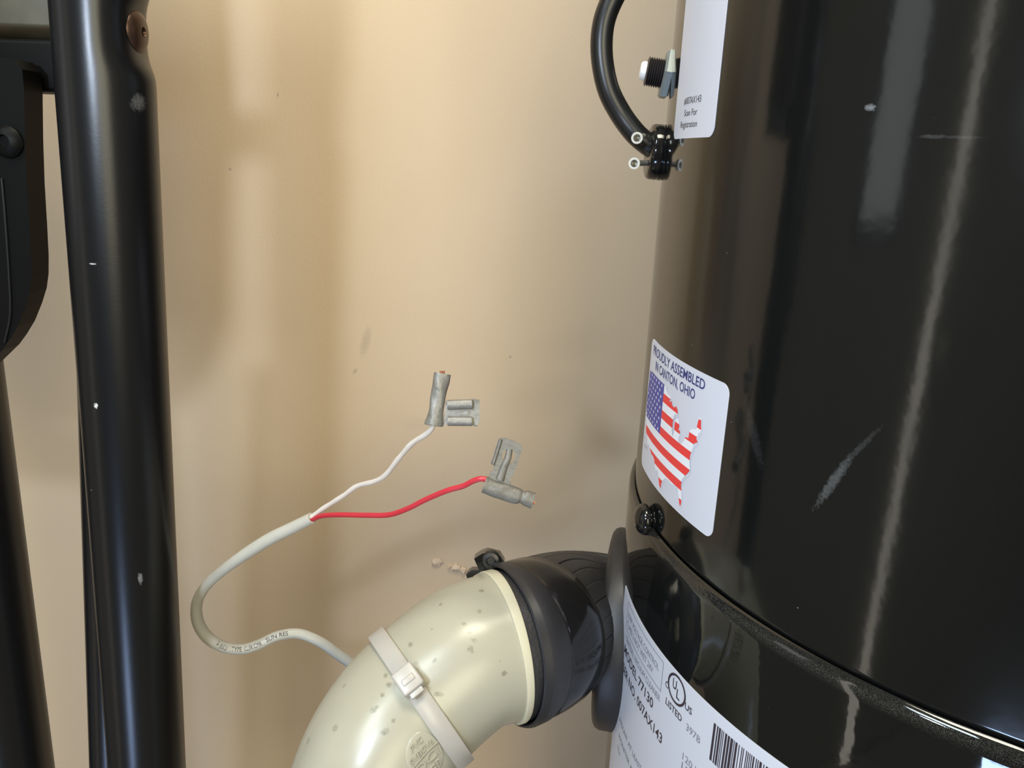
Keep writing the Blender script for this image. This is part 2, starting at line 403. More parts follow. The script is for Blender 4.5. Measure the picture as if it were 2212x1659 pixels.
def dustrim(m, z, w, col, st):
    nt = m.node_tree; b = nt.nodes['Principled BSDF']; geo = N(nt, 'ShaderNodeNewGeometry'); sx = N(nt, 'ShaderNodeSeparateXYZ'); nt.links.new(geo.outputs['Position'], sx.inputs[0])
    d = N(nt, 'ShaderNodeMath', operation='SUBTRACT'); nt.links.new(sx.outputs[2], d.inputs[0]); d.inputs[1].default_value = z
    ab = N(nt, 'ShaderNodeMath', operation='ABSOLUTE'); nt.links.new(d.outputs[0], ab.inputs[0])
    mr = N(nt, 'ShaderNodeMapRange'); nt.links.new(ab.outputs[0], mr.inputs['Value']); mr.inputs['From Min'].default_value = 0; mr.inputs['From Max'].default_value = w; mr.inputs['To Min'].default_value = 1; mr.inputs['To Max'].default_value = 0
    no = N(nt, 'ShaderNodeTexNoise'); no.inputs['Scale'].default_value = 4200; no.inputs['Detail'].default_value = 4; no.inputs['Roughness'].default_value = .75; nt.links.new(geo.outputs['Position'], no.inputs['Vector'])
    nr = N(nt, 'ShaderNodeMapRange'); nt.links.new(no.outputs['Fac'], nr.inputs['Value']); nr.inputs['From Min'].default_value = .50; nr.inputs['From Max'].default_value = .66
    mu = N(nt, 'ShaderNodeMath', operation='MULTIPLY'); nt.links.new(mr.outputs[0], mu.inputs[0]); nt.links.new(nr.outputs[0], mu.inputs[1])
    m2 = N(nt, 'ShaderNodeMath', operation='MULTIPLY'); nt.links.new(mu.outputs[0], m2.inputs[0]); m2.inputs[1].default_value = st
    mx = N(nt, 'ShaderNodeMix', data_type='RGBA'); nt.links.new(m2.outputs[0], mx.inputs[0]); mx.inputs[6].default_value = b.inputs['Base Color'].default_value; mx.inputs[7].default_value = (*col, 1)
    nt.links.new(mx.outputs[2], b.inputs['Base Color'])
    mr2 = N(nt, 'ShaderNodeMix'); nt.links.new(m2.outputs[0], mr2.inputs[0]); mr2.inputs[2].default_value = b.inputs['Roughness'].default_value; mr2.inputs[3].default_value = .7
    nt.links.new(mr2.outputs[0], b.inputs['Roughness'])
dustrim(MLOW, O.z - .1325, .0030, (0.40, 0.39, 0.35), .22)
specks(MLOW, (0.5, 0.5, 0.48), 300, .012, .3)

# ---- registration sticker
RS = R1 + .00022
reg = build('registration_sticker', cylpatch(-88.6, -75.25, .0085, .0665, RS, .0032), MSTK, VAC)
reg['label'] = 'white registration sticker with rounded corners'
RT = RS + .00008
rows = [('#007AX143', -84.8, -79.2, .0192, .0021), ('Scan For', -84.3, -80.0, .0155, .0020), ('Registration', -85.4, -79.7, .0119, .0020)]
for s, a, b, z, h in rows: build('lettering', cyltext(s, a, b, z, h, RT), MINK, reg, smooth=False)

# ---- flag sticker
flg = build('flag_sticker', cylpatch(-90.5, -66.7, -.1146, -.0632, RS, .0034), MSTK, VAC)
flg['label'] = 'white sticker with a flag map of the USA'
for s, a, b, z in (('PROUDLY ASSEMBLED', -88.7, -71.2, -.0683), ('IN CANTON, OHIO', -86.7, -73.1, -.0731)): build('lettering', cyltext(s, a, b, z, .0033, RT, True), MNAVY, flg, smooth=False)
build('lettering', cyltext('pn1860', -89.3, -87.2, -.1058, .0012, RT), MINKL, flg, smooth=False)
US0 = [(0.035, .005), (.075, .03), (.09, .0), (.43, .0), (.47, .0), (.475, .02), (.51, .045), (.545, .055), (.575, .06), (.54, .10), (.555, .105), (.585, .085), (.59, .11), (.625, .125), (.66, .10), (.685, .12), (.70, .16), (.665, .165), (.645, .19), (.632, .25), (.635, .34), (.652, .375), (.668, .34), (.664, .27), (.672, .215), (.70, .185), (.722, .20), (.735, .245), (.725, .285), (.745, .275), (.752, .31), (.738, .355), (.75, .385), (.79, .375), (.815, .335), (.82, .30), (.865, .285), (.87, .22), (.895, .19), (.945, .175), (.955, .10), (.97, .06), (.985, .07), (.992, .13), (1.0, .155), (.985, .18), (.97, .21), (.955, .245), (.975, .27), (.94, .295), (.93, .335), (.91, .41), (.905, .44), (.915, .49), (.925, .53), (.905, .57), (.87, .62), (.84, .675), (.835, .72), (.855, .79), (.862, .87), (.855, .905), (.84, .89), (.82, .83), (.805, .775), (.785, .765), (.755, .77), (.735, .765), (.73, .785), (.695, .785), (.66, .78), (.605, .79), (.57, .83), (.545, .87), (.545, .92), (.52, .915), (.49, .86), (.465, .80), (.44, .80), (.425, .83), (.395, .80), (.37, .745), (.34, .725), (.285, .725), (.215, .68), (.15, .685), (.14, .65), (.10, .62), (.075, .59), (.055, .50), (.03, .42), (.015, .36), (.012, .27), (.02, .20), (.03, .12), (.03, .05)]
US = [(x, y / .92) for x, y in US0]
bm = bmesh.new(); vs = [bm.verts.new((x, -y, 0)) for x, y in US]; bm.faces.new(vs); bmesh.ops.triangulate(bm, faces=bm.faces)
NB = 12
for i in range(1, NB):
    bmesh.ops.bisect_plane(bm, geom=bm.verts[:] + bm.edges[:] + bm.faces[:], plane_co=(0, -i / NB, 0), plane_no=(0, 1, 0))
bmesh.ops.bisect_plane(bm, geom=bm.verts[:] + bm.edges[:] + bm.faces[:], plane_co=(.43, 0, 0), plane_no=(1, 0, 0))
for x in (.1, .2, .3, .53, .63, .73, .83, .93):
    bmesh.ops.bisect_plane(bm, geom=bm.verts[:] + bm.edges[:] + bm.faces[:], plane_co=(x, 0, 0), plane_no=(1, 0, 0))
bm.verts.index_update(); fm = []; F = []
for f in bm.faces:
    c = f.calc_center_median(); F.append(tuple(v.index for v in f.verts)); band = int(-c.y * NB)
    fm.append(0 if (c.x < .43 and band < 6) else (2 if band % 2 == 0 else 1))
MAZ0, MZ0 = -90.25, -.0752; MWD = radians(19.35) * RT; MHT = .0372
mp = lambda x, y, R: (cyl(MAZ0 + math.degrees(x * MWD / R), MZ0 + y * MHT, R))
Vm = [mp(v.co.x, v.co.y, RT + .00005) for v in bm.verts]; bm.free()
build('flag_map', (Vm, F), None, flg, smooth=False, mats=[MFBLU, MFRED, MFWHT], fm=fm)
# soft printed shade round the map
cx, cy = .5, -.42
sh = [mp(x * 1.0 + .012, -y - .02, RT) for x, y in US]
build('printed_shade', (sh, [tuple(t) for t in tessellate_polygon([[Vector((x, -y, 0)) for x, y in US]])]), MSHAD, flg, smooth=False)
SV, SF = [], []
for r in range(9):
    for c in range(6 if r % 2 == 0 else 5):
        x = .052 + .066 * c + (.033 if r % 2 else 0); y = -(.028 + .055 * r)
        if x < .03 + (.06 - .15 * -y if -y < .2 else 0): continue
        k = len(SV)
        for q in range(10):
            rr = (.0165 if q % 2 == 0 else .0068); a = pi / 2 + q * pi / 5
            SV.append(mp(x + rr * cos(a), y + rr * sin(a) * MWD / MHT, RT + .00010))
        SV.append(mp(x, y, RT + .00010))
        SF += [(k + q, k + (q + 1) % 10, k + 10) for q in range(10)]
build('star', (SV, SF), MFWHT, flg, smooth=False)['kind'] = 'stuff'

# ---- rating label on the bucket
RB = R2 + .00022; RBT = RB + .00008
rat = build('rating_label', cylpatch(-89.8, 5, -.290, -.1683, RB, .0015, 110), MSTK, VAC)
rat['label'] = 'large white rating label with barcode'
txt = [('LOW VOLTAGE CONTROL', -86.0, -73.3, -.1765, .0026, 0), ('CLASS 2 NOT WET 24V', -86.0, -74.8, -.1806, .0026, 0), ('CENTRAL VACUUM CLEANER', -86.0, -72.2, -.1875, .0026, 0)]
txt += [('MOUNT AT LEAST 6', -85.3, -74.3, -.2262, .0024, 0), ('MONITER A', -85.0, -78.0, -.2335, .0024, 0), ('TU', -85.3, -83.6, -.2400, .0024, 0), ('397B', -66.1, -63.4, -.1854, .0027, 0), ('120 V.', -66.1, -62.6, -.1977, .0028, 0), ('12', -66.1, -64.5, -.2016, .0028, 0)]
for s, a, b, z, h, bd in txt: build('lettering', cyltext(s, a, b, z, h, RBT, bool(bd)), MINKG, rat, smooth=False)
txt = [('MODEL 77130', -86.3, -73.8, -.1940, .0040, 1), ('SER NO. 007AX143', -86.1, -70.7, -.2024, .0040, 1), ('LISTED', -70.8, -67.1, -.1848, .0026, 1), ('C', -71.3, -70.6, -.1784, .0024, 1), ('US', -66.8, -65.4, -.1782, .0025, 1)]
for s, a, b, z, h, bd in txt: build('lettering', cyltext(s, a, b, z, h, RBT, bool(bd)), MINK, rat, smooth=False)
def strip(a0, a1, z0, z1, n=14):
    V, F = [], []
    for i in range(n + 1):
        a = a0 + (a1 - a0) * i / n; V += [cyl(a, z0, RBT), cyl(a, z1, RBT)]
        if i: F.append((2 * i - 2, 2 * i, 2 * i + 1, 2 * i - 1))
    return V, F
lw = .00028; la = .10
build('printed_frame', join(strip(-86.6, -72.2, -.1710, -.1710 + lw), strip(-86.6, -72.2, -.1830, -.1830 + lw), strip(-86.6, -86.6 + la, -.1830, -.1707, 1), strip(-72.2 - la, -72.2, -.1830, -.1707, 1)), MINKG, rat, smooth=False)
bars = []; a = -61.6
rb = random.Random(5)
while a < -40:
    w = rb.choice([.12, .12, .2, .3, .36]); bars.append(strip(a, a + w, -.1872, -.1728, 1)); a += w + rb.choice([.12, .12, .2, .28])
build('barcode', join(*bars), MINK, rat, smooth=False)
# approval mark: ring with two letters
V, F = [], []
ca, cz = -68.8, -.1749
for i in range(49):
    t = 2 * pi * i / 48
    for rr in (.00475, .00565): V.append(cyl(ca + math.degrees(rr * cos(t) / RBT), cz + rr * sin(t), RBT))
    if i: F.append((2 * i - 2, 2 * i, 2 * i + 1, 2 * i - 1))
dg = lambda mm: math.degrees(mm / 1000 / RBT)
UL = join((V, F), cyltext('U', ca - dg(2.5), ca - dg(.1), cz - .0005, .0037, RBT, True), cyltext('L', ca + dg(.3), ca + dg(2.3), cz - .0030, .0037, RBT, True))
build('approval_mark', UL, MINK, rat, smooth=False)

# ---- latch screw at the seam
nz = cyl(-83.2, 0, 1) - cyl(-83.2, 0, 0); base = cylhit(1405, 1121, R1)
nz = Vector((base.x - AX, base.y - AY, 0)).normalized()
build('latch_screw', lathe(base - nz * .001, nz, [(.0050, 0), (.0052, .0012), (.0036, .0014), (.0036, .0022), (.0056, .0024), (.0060, .0032), (.0058, .0044), (.0048, .0058), (.0032, .0067), (.0016, .0071), (0, .0072)], 40), MKNOB, VAC)

# ---- reset button: threaded bushing, hex nut, white button
YS = AY + .024
bc = PY(1452, 163, YS); bd = (PY(1385, 152, YS + .001) - bc).normalized()
bl = (PY(1396, 153, YS + .001) - bc).length
thr = []; nth = 10
for i in range(nth):
    h0 = .0012 + (bl - .0012) * i / nth; h1 = .0012 + (bl - .0012) * (i + .5) / nth
    thr += [(.0045, h0), (.0054, h1)]
rb_ = build('reset_button', lathe(bc, bd, [(.0047, -.004)] + thr + [(.0047, bl), (.0040, bl + .0002), (.0036, bl + .0002), (.0036, bl - .001)], 40), MTHR, VAC)
rb_['label'] = 'dark threaded reset button with zinc nut and white tip'
build('button_tip', lathe(bc, bd, [(.0034, bl - .001), (.0034, bl + .0012), (.0030, bl + .0020), (.0024, bl + .0023), (0, bl + .0023)], 32), MBUT, rb_)
hexm = lambda ph, h: cos(pi / 6) / cos(((ph + pi / 6) % (pi / 3)) - pi / 6)
build('hex_nut', lathe(bc, bd, [(.0050, .0002), (.0086, .0002), (.0094, .0008), (.0094, .0028), (.0086, .0036), (.0050, .0036)], 72, rmod=hexm, closed=True), MZINC, rb_)

# ---- power cord and strain relief
cordp = [PY(1420, 326, YS + .000), PY(1400, 312, YS - .001), PY(1372, 288, YS - .001), PY(1340, 245, YS), PY(1313, 190, YS), PY(1300, 120, YS), PY(1303, 55, YS), PY(1322, 0, YS), PY(1355, -55, YS), PY(1400, -105, YS), PY(1450, -140, YS + .005), PY(1500, -150, YS + .01)]
cp = Path(cordp, 120)
build('power_cord', cp.uniform(.00415, 28), MRUB.copy() if False else MBLK, VAC)['label'] = 'thick black cord looping out of the housing'
sc_c = PY(1418, 326, YS - .001)
sn = (PY(1440, 326, YS) - PY(1400, 322, YS)).normalized()
cl = build('cord_clamp', lathe(PY(1400, 327, YS - .001), sn, [(.0050, 0), (.0088, 0), (.0097, .0004), (.0102, .0012), (.0103, .0036), (.0103, .0040), (.0098, .0042), (.0098, .0046), (.0103, .0048), (.0103, .0060), (.0098, .0066), (.006, .0066)], 48), MKNOB, VAC)
los = -PY(1376, 298, YS).normalized()
for (ex, ey, bx, by) in ((1376, 298, 1402, 290), (1370, 353, 1402, 352)):
    e = PY(ex, ey, YS - .012); ax2 = (-e).normalized()
    o = build('clamp_screw', lathe(e, -ax2, [(.00135, 0), (.0021, 0), (.00215, .0003), (.00215, .0050), (.00185, .0056), (.0008, .0058), (.0008, .0052), (.00135, .0048)], 28, closed=True), MSTEEL, cl)
    st = e - ax2 * .0054; b2 = PY(bx, by, YS - .002)
    Pq = Path([st, st.lerp(b2, .5), b2], 8)
    build('shank', Pq.uniform(.0011, 14), MSTEEL, o)

# ---- intake flange
FZ = PY(1322, 1388, AY + .02).z
fn = Vector((sin(radians(-102)), -cos(radians(-102)), 0))
FC = Vector((AX, AY, FZ)) + fn * R2
fr = .0462
flp = [(.020, -.008), (fr - .001, -.008), (fr, -.004), (fr, .0028), (fr - .0008, .0048), (fr - .0026, .0060), (fr - .005, .0065), (.028, .0065)]
build('intake_flange', lathe(FC, fn, flp, 96), MRUBG, VAC)['label'] = 'round soft grey black intake flange'

# ================================================================== rubber coupling
C1 = PD(1078, 1396, .312)
los1 = C1.normalized()
dirl = (PD(1078 - 97.6, 1396 + 21.8, .312) - C1).normalized(); dirl = (dirl - los1 * dirl.dot(los1)).normalized()
AL = (dirl * cos(radians(15.5)) - los1 * sin(radians(15.5))).normalized()     # from flange towards pipe
C0 = FC + fn * .0066 + Vector((0, 0, .0025))
dC = (C1 - C0).length
def bez(p0, p1, p2, p3, n=20):
    return [p0 * (1 - t) ** 3 + p1 * 3 * t * (1 - t) ** 2 + p2 * 3 * t * t * (1 - t) + p3 * t ** 3 for t in [i / n for i in range(n + 1)]]
cpath = Path(bez(C0, C0 + fn * dC * .34, C1 - AL * dC * .34, C1), 60, dense=4)
CPL = thing('rubber_coupling', 'ribbed black rubber coupling joining the vacuum intake to the ivory pipe', 'coupling', C0)
LC = cpath.L
def ribs(q, ph):
    a = (ph / (2 * pi) * 26) % 1.0
    return 1 - (.022 if a < .07 else (.010 if a > .93 else 0))
gr0, gr1 = 0.0, LC - .0225
sl = [(gr0 + (gr1 - gr0) * i / 14, .0305 + .0012 * i / 14) for i in range(15)]
build('ribbed_sleeve', cpath.tube(sl + [(gr1 + .001, .0300)], 26 * 14, rmod=ribs), MRUB, CPL)
b0, b1 = gr1 + .0002, LC - .0085
bd_ = build('clamp_band', cpath.tube([(b0, .0300), (b0, .0317), (b0 + .0006, .0322), ((b0 + b1) / 2, .0323), (b1 - .0006, .0322), (b1, .0317), (b1, .0300)], 96, capa=False, capb=False), MBAND, CPL)
bd_['label'] = 'smooth shiny black clamp band'
e0, e1 = b1, LC - .0030
build('end_collar', cpath.tube([(e0, .0300), (e0, .0318), (e0 + .001, .0326), (e0 + .004, .0328), (e1 - .0012, .0326), (e1 - .0002, .0321), (e1, .0314), (e1 - .001, .0306), (e1 - .008, .0304)], 96, capa=False, capb=False), MRUBG, CPL)
build('inner_liner', cpath.tube([(LC - .030, .0270), (LC - .0005, .0282), (LC - .0005, .0296), (LC - .004, .0300)], 64, capa=False, capb=False), MRUB, CPL)
zz = lambda x, y: (1000 + x / 18.43, 1180 + y / 18.43)
tb = [(445, 500), (600, 390), (750, 305), (950, 235), (1040, 250), (1130, 262), (1230, 300), (1330, 325), (1420, 340), (1480, 365), (1560, 500), (1660, 660), (1480, 700), (1280, 760), (1150, 860), (1100, 1010), (640, 1000), (620, 900), (530, 700)]
DT = .322
tabo = [PD(*zz(x, y), DT) for x, y in tb]
tab = build('clamp_tab', slab([tabo], CF * .009), MKNOB, CPL, smooth=False)
build('screw_head', lathe(PD(*zz(1120, 560), DT - .0004), -CF, [(.0040, -.003), (.0040, .0008), (.0034, .0016), (.0020, .0018), (.0016, .0008), (0, .0008)], 28), MBLK, tab)
tb2 = [(120, 1130), (230, 1020), (350, 945), (480, 940), (640, 950), (900, 960), (900, 1080), (640, 1060), (430, 1180), (225, 1370), (160, 1250)]
build('clamp_tab', slab([[PD(*zz(x, y), DT + .002) for x, y in tb2]], CF * .006), MKNOB, CPL, smooth=False)

# ================================================================== ivory pipe elbow
EP = [C1 - AL * .016, C1, PD(1005, 1424, .3065), PD(905, 1508, .3005), PD(843, 1585, .2942), PD(803, 1666, .2893), PD(778, 1760, .2865), PD(768, 1880, .289)]
tlast = (EP[-1] - EP[-2]).normalized()
EP += [EP[-1] + tlast * .05, EP[-1] + tlast * .10 + Vector((0, .01, -.02))]
ep = Path(EP, 200)
s_lip = min(range(201), key=lambda i: (ep.P[i] - C1).length) / 200 * ep.L
ELB = thing('pipe_elbow', 'speckled ivory plastic pipe elbow pushed into the black rubber coupling', 'pipe', EP[-1])
RP = .0292
pr = [(s_lip + .0002, RP - .002), (s_lip + .0002, RP)] + [(s_lip + .001 + (ep.L - s_lip - .001) * i / 150, RP - .0004 * min(1, i / 10)) for i in range(151)]
build('pipe_body', ep.tube(pr, 80), MPVC, ELB)
build('pipe_lip', ep.tube([(s_lip - .0030, .0290), (s_lip - .0030, .0301), (s_lip - .0024, .0304), (s_lip + .0005, .0304), (s_lip + .0009, .0301), (s_lip + .0009, RP - .001)], 96), MPVCL, ELB)['label'] = 'bright cut rim at the pipe end'
# spots and stains of the old plastic
def onpipe(px, py):
    d = ray(px, py); best = None
    for i in range(201):
        q = ep.P[i]; t = q.dot(d) / d.dot(d); h = (q - d * t).length
        if h < RP + .004 and (best is None or h < best[0]): best = (h, i)
    i = best[1]; q, T = ep.P[i], ep.T[i]
    # intersect ray with local cylinder
    dd = d - T * d.dot(T); qq = q - T * q.dot(T)
    a = dd.dot(dd); b = -2 * dd.dot(qq); c = qq.dot(qq) - RP * RP
    t = (-b - sqrt(max(0, b * b - 4 * a * c))) / (2 * a); return d * t
rs = random.Random(11)
stain = [(885, 1390), (1036, 1318), (1015, 1365), (1016, 1404), (1018, 1400), (940, 1425), (832, 1458), (840, 1478), (826, 1500), (808, 1532), (850, 1555), (1022, 1382), (951, 1304), (948, 1500), (1000, 1346), (832, 1580), (815, 1526), (1040, 1275), (1090, 1455), (742, 1480)]
specks(MPVC, (0.22, 0.21, 0.15), 190, .07, .5)
spots(MPVC, [(tuple(onpipe(px, py) + O), tuple(Vector((rs.uniform(-1, 1), 0, rs.uniform(-1, 1))).normalized()), rs.uniform(.0012, .0022), rs.uniform(.0009, .0015), .9) for px, py in stain], (0.20, 0.19, 0.14))
# moulded medallion
mc = onpipe(918, 1642)
im = min(range(201), key=lambda i: (ep.P[i] - mc).length)
sm = ep.L * im / 200; pm, nm_, bm_, tm = ep.at(sm)
phm = atan2((mc - pm).dot(bm_), (mc - pm).dot(nm_))
# local image-right / image-up expressed on the pipe surface
nrm = (mc - pm).normalized(); bdir = tm.cross(nrm)
ex_ = CR * cos(radians(32)) + CU * sin(radians(32)); ey_ = -CR * sin(radians(32)) + CU * cos(radians(32))
def med(x, y, r):
    vv = ex_ * x + ey_ * y
    return ep.surf(sm + vv.dot(tm), phm + vv.dot(bdir) / RP, r)
RM = RP - .0004
V, F = [], []
rings = [(0, .00035), (.004, .00035), (.0080, .00035), (.0084, .00030), (.0087, .00005), (.0088, -.0004)]
for rr, hh in rings:
    for k in range(64): V.append(med(rr * cos(2 * pi * k / 64), rr * sin(2 * pi * k / 64) * 1.12, RM + hh))
for i in range(len(rings) - 1):
    for k in range(64): F.append((i * 64 + k, i * 64 + (k + 1) % 64, (i + 1) * 64 + (k + 1) % 64, (i + 1) * 64 + k))
mdl = build('moulded_medallion', (V, F), MPVC, ELB)
def emb(s, x, y, w, h, bold=False):
    V2, F2 = text2d(s, w, h, bold); n = len(V2)
    top = [med(a + x, b + y, RM + .00085) for a, b in V2]; bot = [med(a + x, b + y, RM + .0002) for a, b in V2]
    cnt = {}
    for f in F2:
        for i in range(len(f)):
            e = (f[i], f[(i + 1) % len(f)]); k = tuple(sorted(e)); cnt.setdefault(k, []).append(e)
    Fs = list(F2)
    for k, e in cnt.items():
        if len(e) == 1: Fs.append((e[0][0], e[0][0] + n, e[0][1] + n, e[0][1]))
    return top + bot, Fs
def bar(x0, x1, y0, y1, n=16):
    V, F = [], []
    for i in range(n + 1):
        x = x0 + (x1 - x0) * i / n
        V += [med(x, y0, RM + .0002), med(x, y0, RM + .0009), med(x, y1, RM + .0009), med(x, y1, RM + .0002)]
        if i:
            k = 4 * i - 4; F += [(k + j, k + 4 + j, k + 5 + j, k + 1 + j) for j in range(3)]
    return V, F
build('raised_lettering', join(emb('PVC', -.0032, .0058, .0052, .0020), emb('SV80V6', -.0062, .0026, .0120, .0019), bar(-.0082, .0082, .0016, .0020), emb('DCI', -.0054, -.0024, .0115, .0032), emb('UCP', -.0050, -.0062, .0100, .0022)), MPVC, mdl, smooth=False)

# ================================================================== cable tie round the pipe
tc_ = onpipe(893, 1492)
it = min(range(201), key=lambda i: (ep.P[i] - PD(905, 1508, .3005)).length); st_ = ep.L * it / 200
TIE = thing('cable_tie', 'milky white nylon cable tie cinched around the ivory pipe', 'cable tie', ep.P[it])
pt, nt_, bt_, tt_ = ep.at(st_)
Ti = (PD(905 - 24.5 * 4, 1508 + 20 * 4, .3005) - PD(905, 1508, .3005)).normalized()   # ring normal as seen
losT = pt.normalized(); Ti = (Ti - losT * Ti.dot(losT)).normalized()
Nt = -losT; Bt = Ti.cross(Nt)
if (Bt.dot(CR)) < 0: Bt = -Bt
V, F = [], []
ts, wd = 96, .0034
for k in range(ts):
    ph = 2 * pi * k / ts
    dirn = Nt * cos(ph) + Bt * sin(ph)
    ro = RP + .0015; ri = RP + .0001
    # the strap swells where it runs over the cable behind the pipe
    for (w, r) in ((-wd, ri), (-wd, ro - .0003), (-wd + .0004, ro), (wd - .0004, ro), (wd, ro - .0003), (wd, ri)):
        V.append(pt + dirn * r + Ti * w)
for k in range(ts):
    k2 = (k + 1) % ts
    for j in range(6): F.append((k * 6 + j, k * 6 + (j + 1) % 6, k2 * 6 + (j + 1) % 6, k2 * 6 + j))
build('strap', (V, F), MTIE, TIE)
ph = radians(-12.5); dirn = Nt * cos(ph) + Bt * sin(ph); tang = -Nt * sin(ph) + Bt * cos(ph)
hc = pt + dirn * (RP + .0036)
hd = build('tie_head', box(hc, .0084, .0092, .0062, Ti, tang, dirn, bev=.0009), MTIE, TIE)
build('pawl', box(hc + dirn * .0030 + tang * .0006, .0048, .0022, .0012, Ti, tang, dirn, bev=.0003), MTIE, hd)
build('strap_tail', box(hc + dirn * .0008 + tang * .0052, .0052, .0026, .0016, Ti, tang, dirn, bev=.0003), MTIE, TIE)
ph = radians(84); dirn = Nt * cos(ph) + Bt * sin(ph); tang = -Nt * sin(ph) + Bt * cos(ph)

# ================================================================== low-voltage cable
CAB = thing('control_cable', 'white two-core cable strapped to the pipe with bare tab terminals on its split ends', 'cable', PD(760, 1436, .36))
jp = [PD(850, 1760, .372), PD(845, 1640, .370), PD(835, 1530, .366), PD(800, 1465, .362), PD(762, 1436, .358), PD(728, 1412, .355), PD(690, 1386, .352), PD(645, 1369, .350), PD(600, 1374, .347), PD(560, 1392, .345), PD(525, 1402, .343), PD(485, 1398, .340), PD(450, 1378, .336), PD(428, 1345, .331), PD(425, 1305, .326), PD(440, 1272, .322), PD(470, 1241, .318), PD(520, 1204, .313), PD(580, 1166, .308), PD(630, 1141, .304), PD(674, 1119, .300)]
jpath = Path(jp, 220)
def jr(q):
    return .00235 + .0002 * sin(q * 90) * (1 if q > jpath.L * .6 else .3)
jk = build('jacket', jpath.tube([(jpath.L * i / 220, jr(jpath.L * i / 220)) for i in range(221)] + [(jpath.L, .0015), (jpath.L - .002, .0014)], 28), MJACK, CAB)
# printed legend along the jacket
def jarc(px, py, D): 
    p = PD(px, py, D); i = min(range(221), key=lambda i: (jpath.P[i] - p).length); return jpath.L * i / 220
segs = []
def jtext(s, pa, pb, v0, h):
    qa, qb = jarc(*pa), jarc(*pb); V2, F2 = text2d(s, abs(qb - qa), h)
    out = []
    for x, y in V2:
        q = qa + (x if qb > qa else -x)
        # v: towards image up across the tube
        p, n, b, t = jpath.at(q); sg = 1 if b.dot(CU) > 0 else -1
        out.append(jpath.surf(q, sg * (v0 + y) / .0024, .00247))
    segs.append((out, F2))
jtext('20 AWG', (434, 1357, .333), (466, 1389, .338), -.0004, .0018)
jtext('(UL)', (471, 1393, .339), (491, 1399, .340), -.0010, .0019)
jtext('TYPE', (498, 1401, .341), (521, 1402, .343), -.0010, .0019)
jtext('CL3R/CMR', (527, 1402, .343), (568, 1389, .345), -.0009, .0019)
jtext('SUN RES', (577, 1384, .346), (620, 1370, .348), -.0006, .0018)
build('printed_legend', join(*segs), MINK, jk, smooth=False)
DTM = .262
zw = lambda x, y: (880 + x / 4.61, 760 + y / 4.61)
white = [PD(655, 1128, .301), PD(675, 1115, .300), PD(702, 1096, .297), PD(740, 1072, .292), PD(772, 1050, .288), PD(806, 1041, .283), PD(832, 1027, .279), PD(860, 992, .274), PD(890, 958, .269), PD(918, 940, .265), PD(933, 925, .263), PD(936, 912, .263)]
red = [PD(656, 1132, .301), PD(677, 1121, .300), PD(698, 1114, .296), PD(735, 1112, .291), PD(790, 1113, .285), PD(840, 1112, .280), PD(880, 1099, .275), PD(920, 1079, .271), PD(965, 1060, .267), PD(1000, 1050, .265), PD(1022, 1039, .263), PD(1040, 1034, .262), PD(1055, 1038, .262)]
wp = Path(white, 140); build('white_wire', wp.uniform(lambda q: .00098 + .00006 * sin(q * 700), 18), MWHT, CAB)['label'] = 'white insulated wire'
rp_ = Path(red, 140); build('red_wire', rp_.uniform(.00098, 18), MRED, CAB)['label'] = 'red insulated wire'
# female flag terminal on the white wire
def lump(seed, amp):
    r = random.Random(seed); ks = [(r.uniform(200, 900), r.uniform(1, 4), r.uniform(0, 6)) for _ in range(6)]
    return lambda q, ph: 1 + amp * sum(sin(a * q + round(b) * ph + c) for a, b, c in ks) / 3
bp_ = Path([PD(*zw(262, 735), DTM), PD(*zw(275, 650), DTM), PD(*zw(297, 520), DTM), PD(*zw(315, 400), DTM), PD(*zw(333, 300), DTM), PD(*zw(348, 215), DTM)], 60)
rad = lambda q: (.00285 - .0003 * sin(pi * min(1, q / bp_.L * 1.2)) + (.0002 if q < .002 else 0))
ft = build('female_terminal', bp_.tube([(0, .0019), (0.0, .00288)] + [(bp_.L * i / 60, rad(bp_.L * i / 60)) for i in range(1, 61)] + [(bp_.L, .0019), (bp_.L - .0015, .0018)], 36, rmod=lump(3, .075), flat=.72), MTIN, CAB)
ft['label'] = 'silver female flag terminal'
pl = [(340, 735), (352, 680), (375, 590), (380, 490), (400, 480), (690, 474), (716, 492), (718, 600), (718, 700), (695, 736), (420, 738), (398, 720), (370, 735)]
build('receptacle_plate', slab([[PD(*zw(x, y), DTM + .0006) for x, y in pl]], CF * .0005), MTIN, ft, smooth=False)
def halfpipe(pa, pb, r, th=.00035, n=18, D=DTM, off=0.0):
    a = PD(*zw(*pa), D - off); b = PD(*zw(*pb), D - off); t = (b - a).normalized(); nn = -CF; nn = (nn - t * nn.dot(t)).normalized(); bb = t.cross(nn); V, F = [], []
    for e in (a, b):
        for rr in (r, r - th):
            for k in range(n + 1):
                ph = radians(-115 + 230 * k / n); V.append(e + nn * (cos(ph) * rr) * .8 + bb * (sin(ph) * rr))
    m = n + 1
    for k in range(n):
        F += [(k, k + 1, 2 * m + k + 1, 2 * m + k), (m + k + 1, m + k, 3 * m + k, 3 * m + k + 1), (k + 1, k, m + k, m + k + 1), (2 * m + k, 2 * m + k + 1, 3 * m + k + 1, 3 * m + k)]
    for k in (0, n): F.append((k, 2 * m + k, 3 * m + k, m + k))
    return V, F
build('rolled_edge', halfpipe((402, 528), (645, 520), .00170), MTIN, ft)
build('rolled_edge', halfpipe((402, 690), (643, 692), .00165), MTIN, ft)
for q in ([(645, 466), (714, 478), (714, 490), (645, 478)], [(645, 726), (697, 728), (697, 740), (645, 738)]):
    build('side_wall', slab([[PD(*zw(x, y), DTM + .0008) for x, y in q]], CF * -.0026), MTIND, ft, smooth=False)
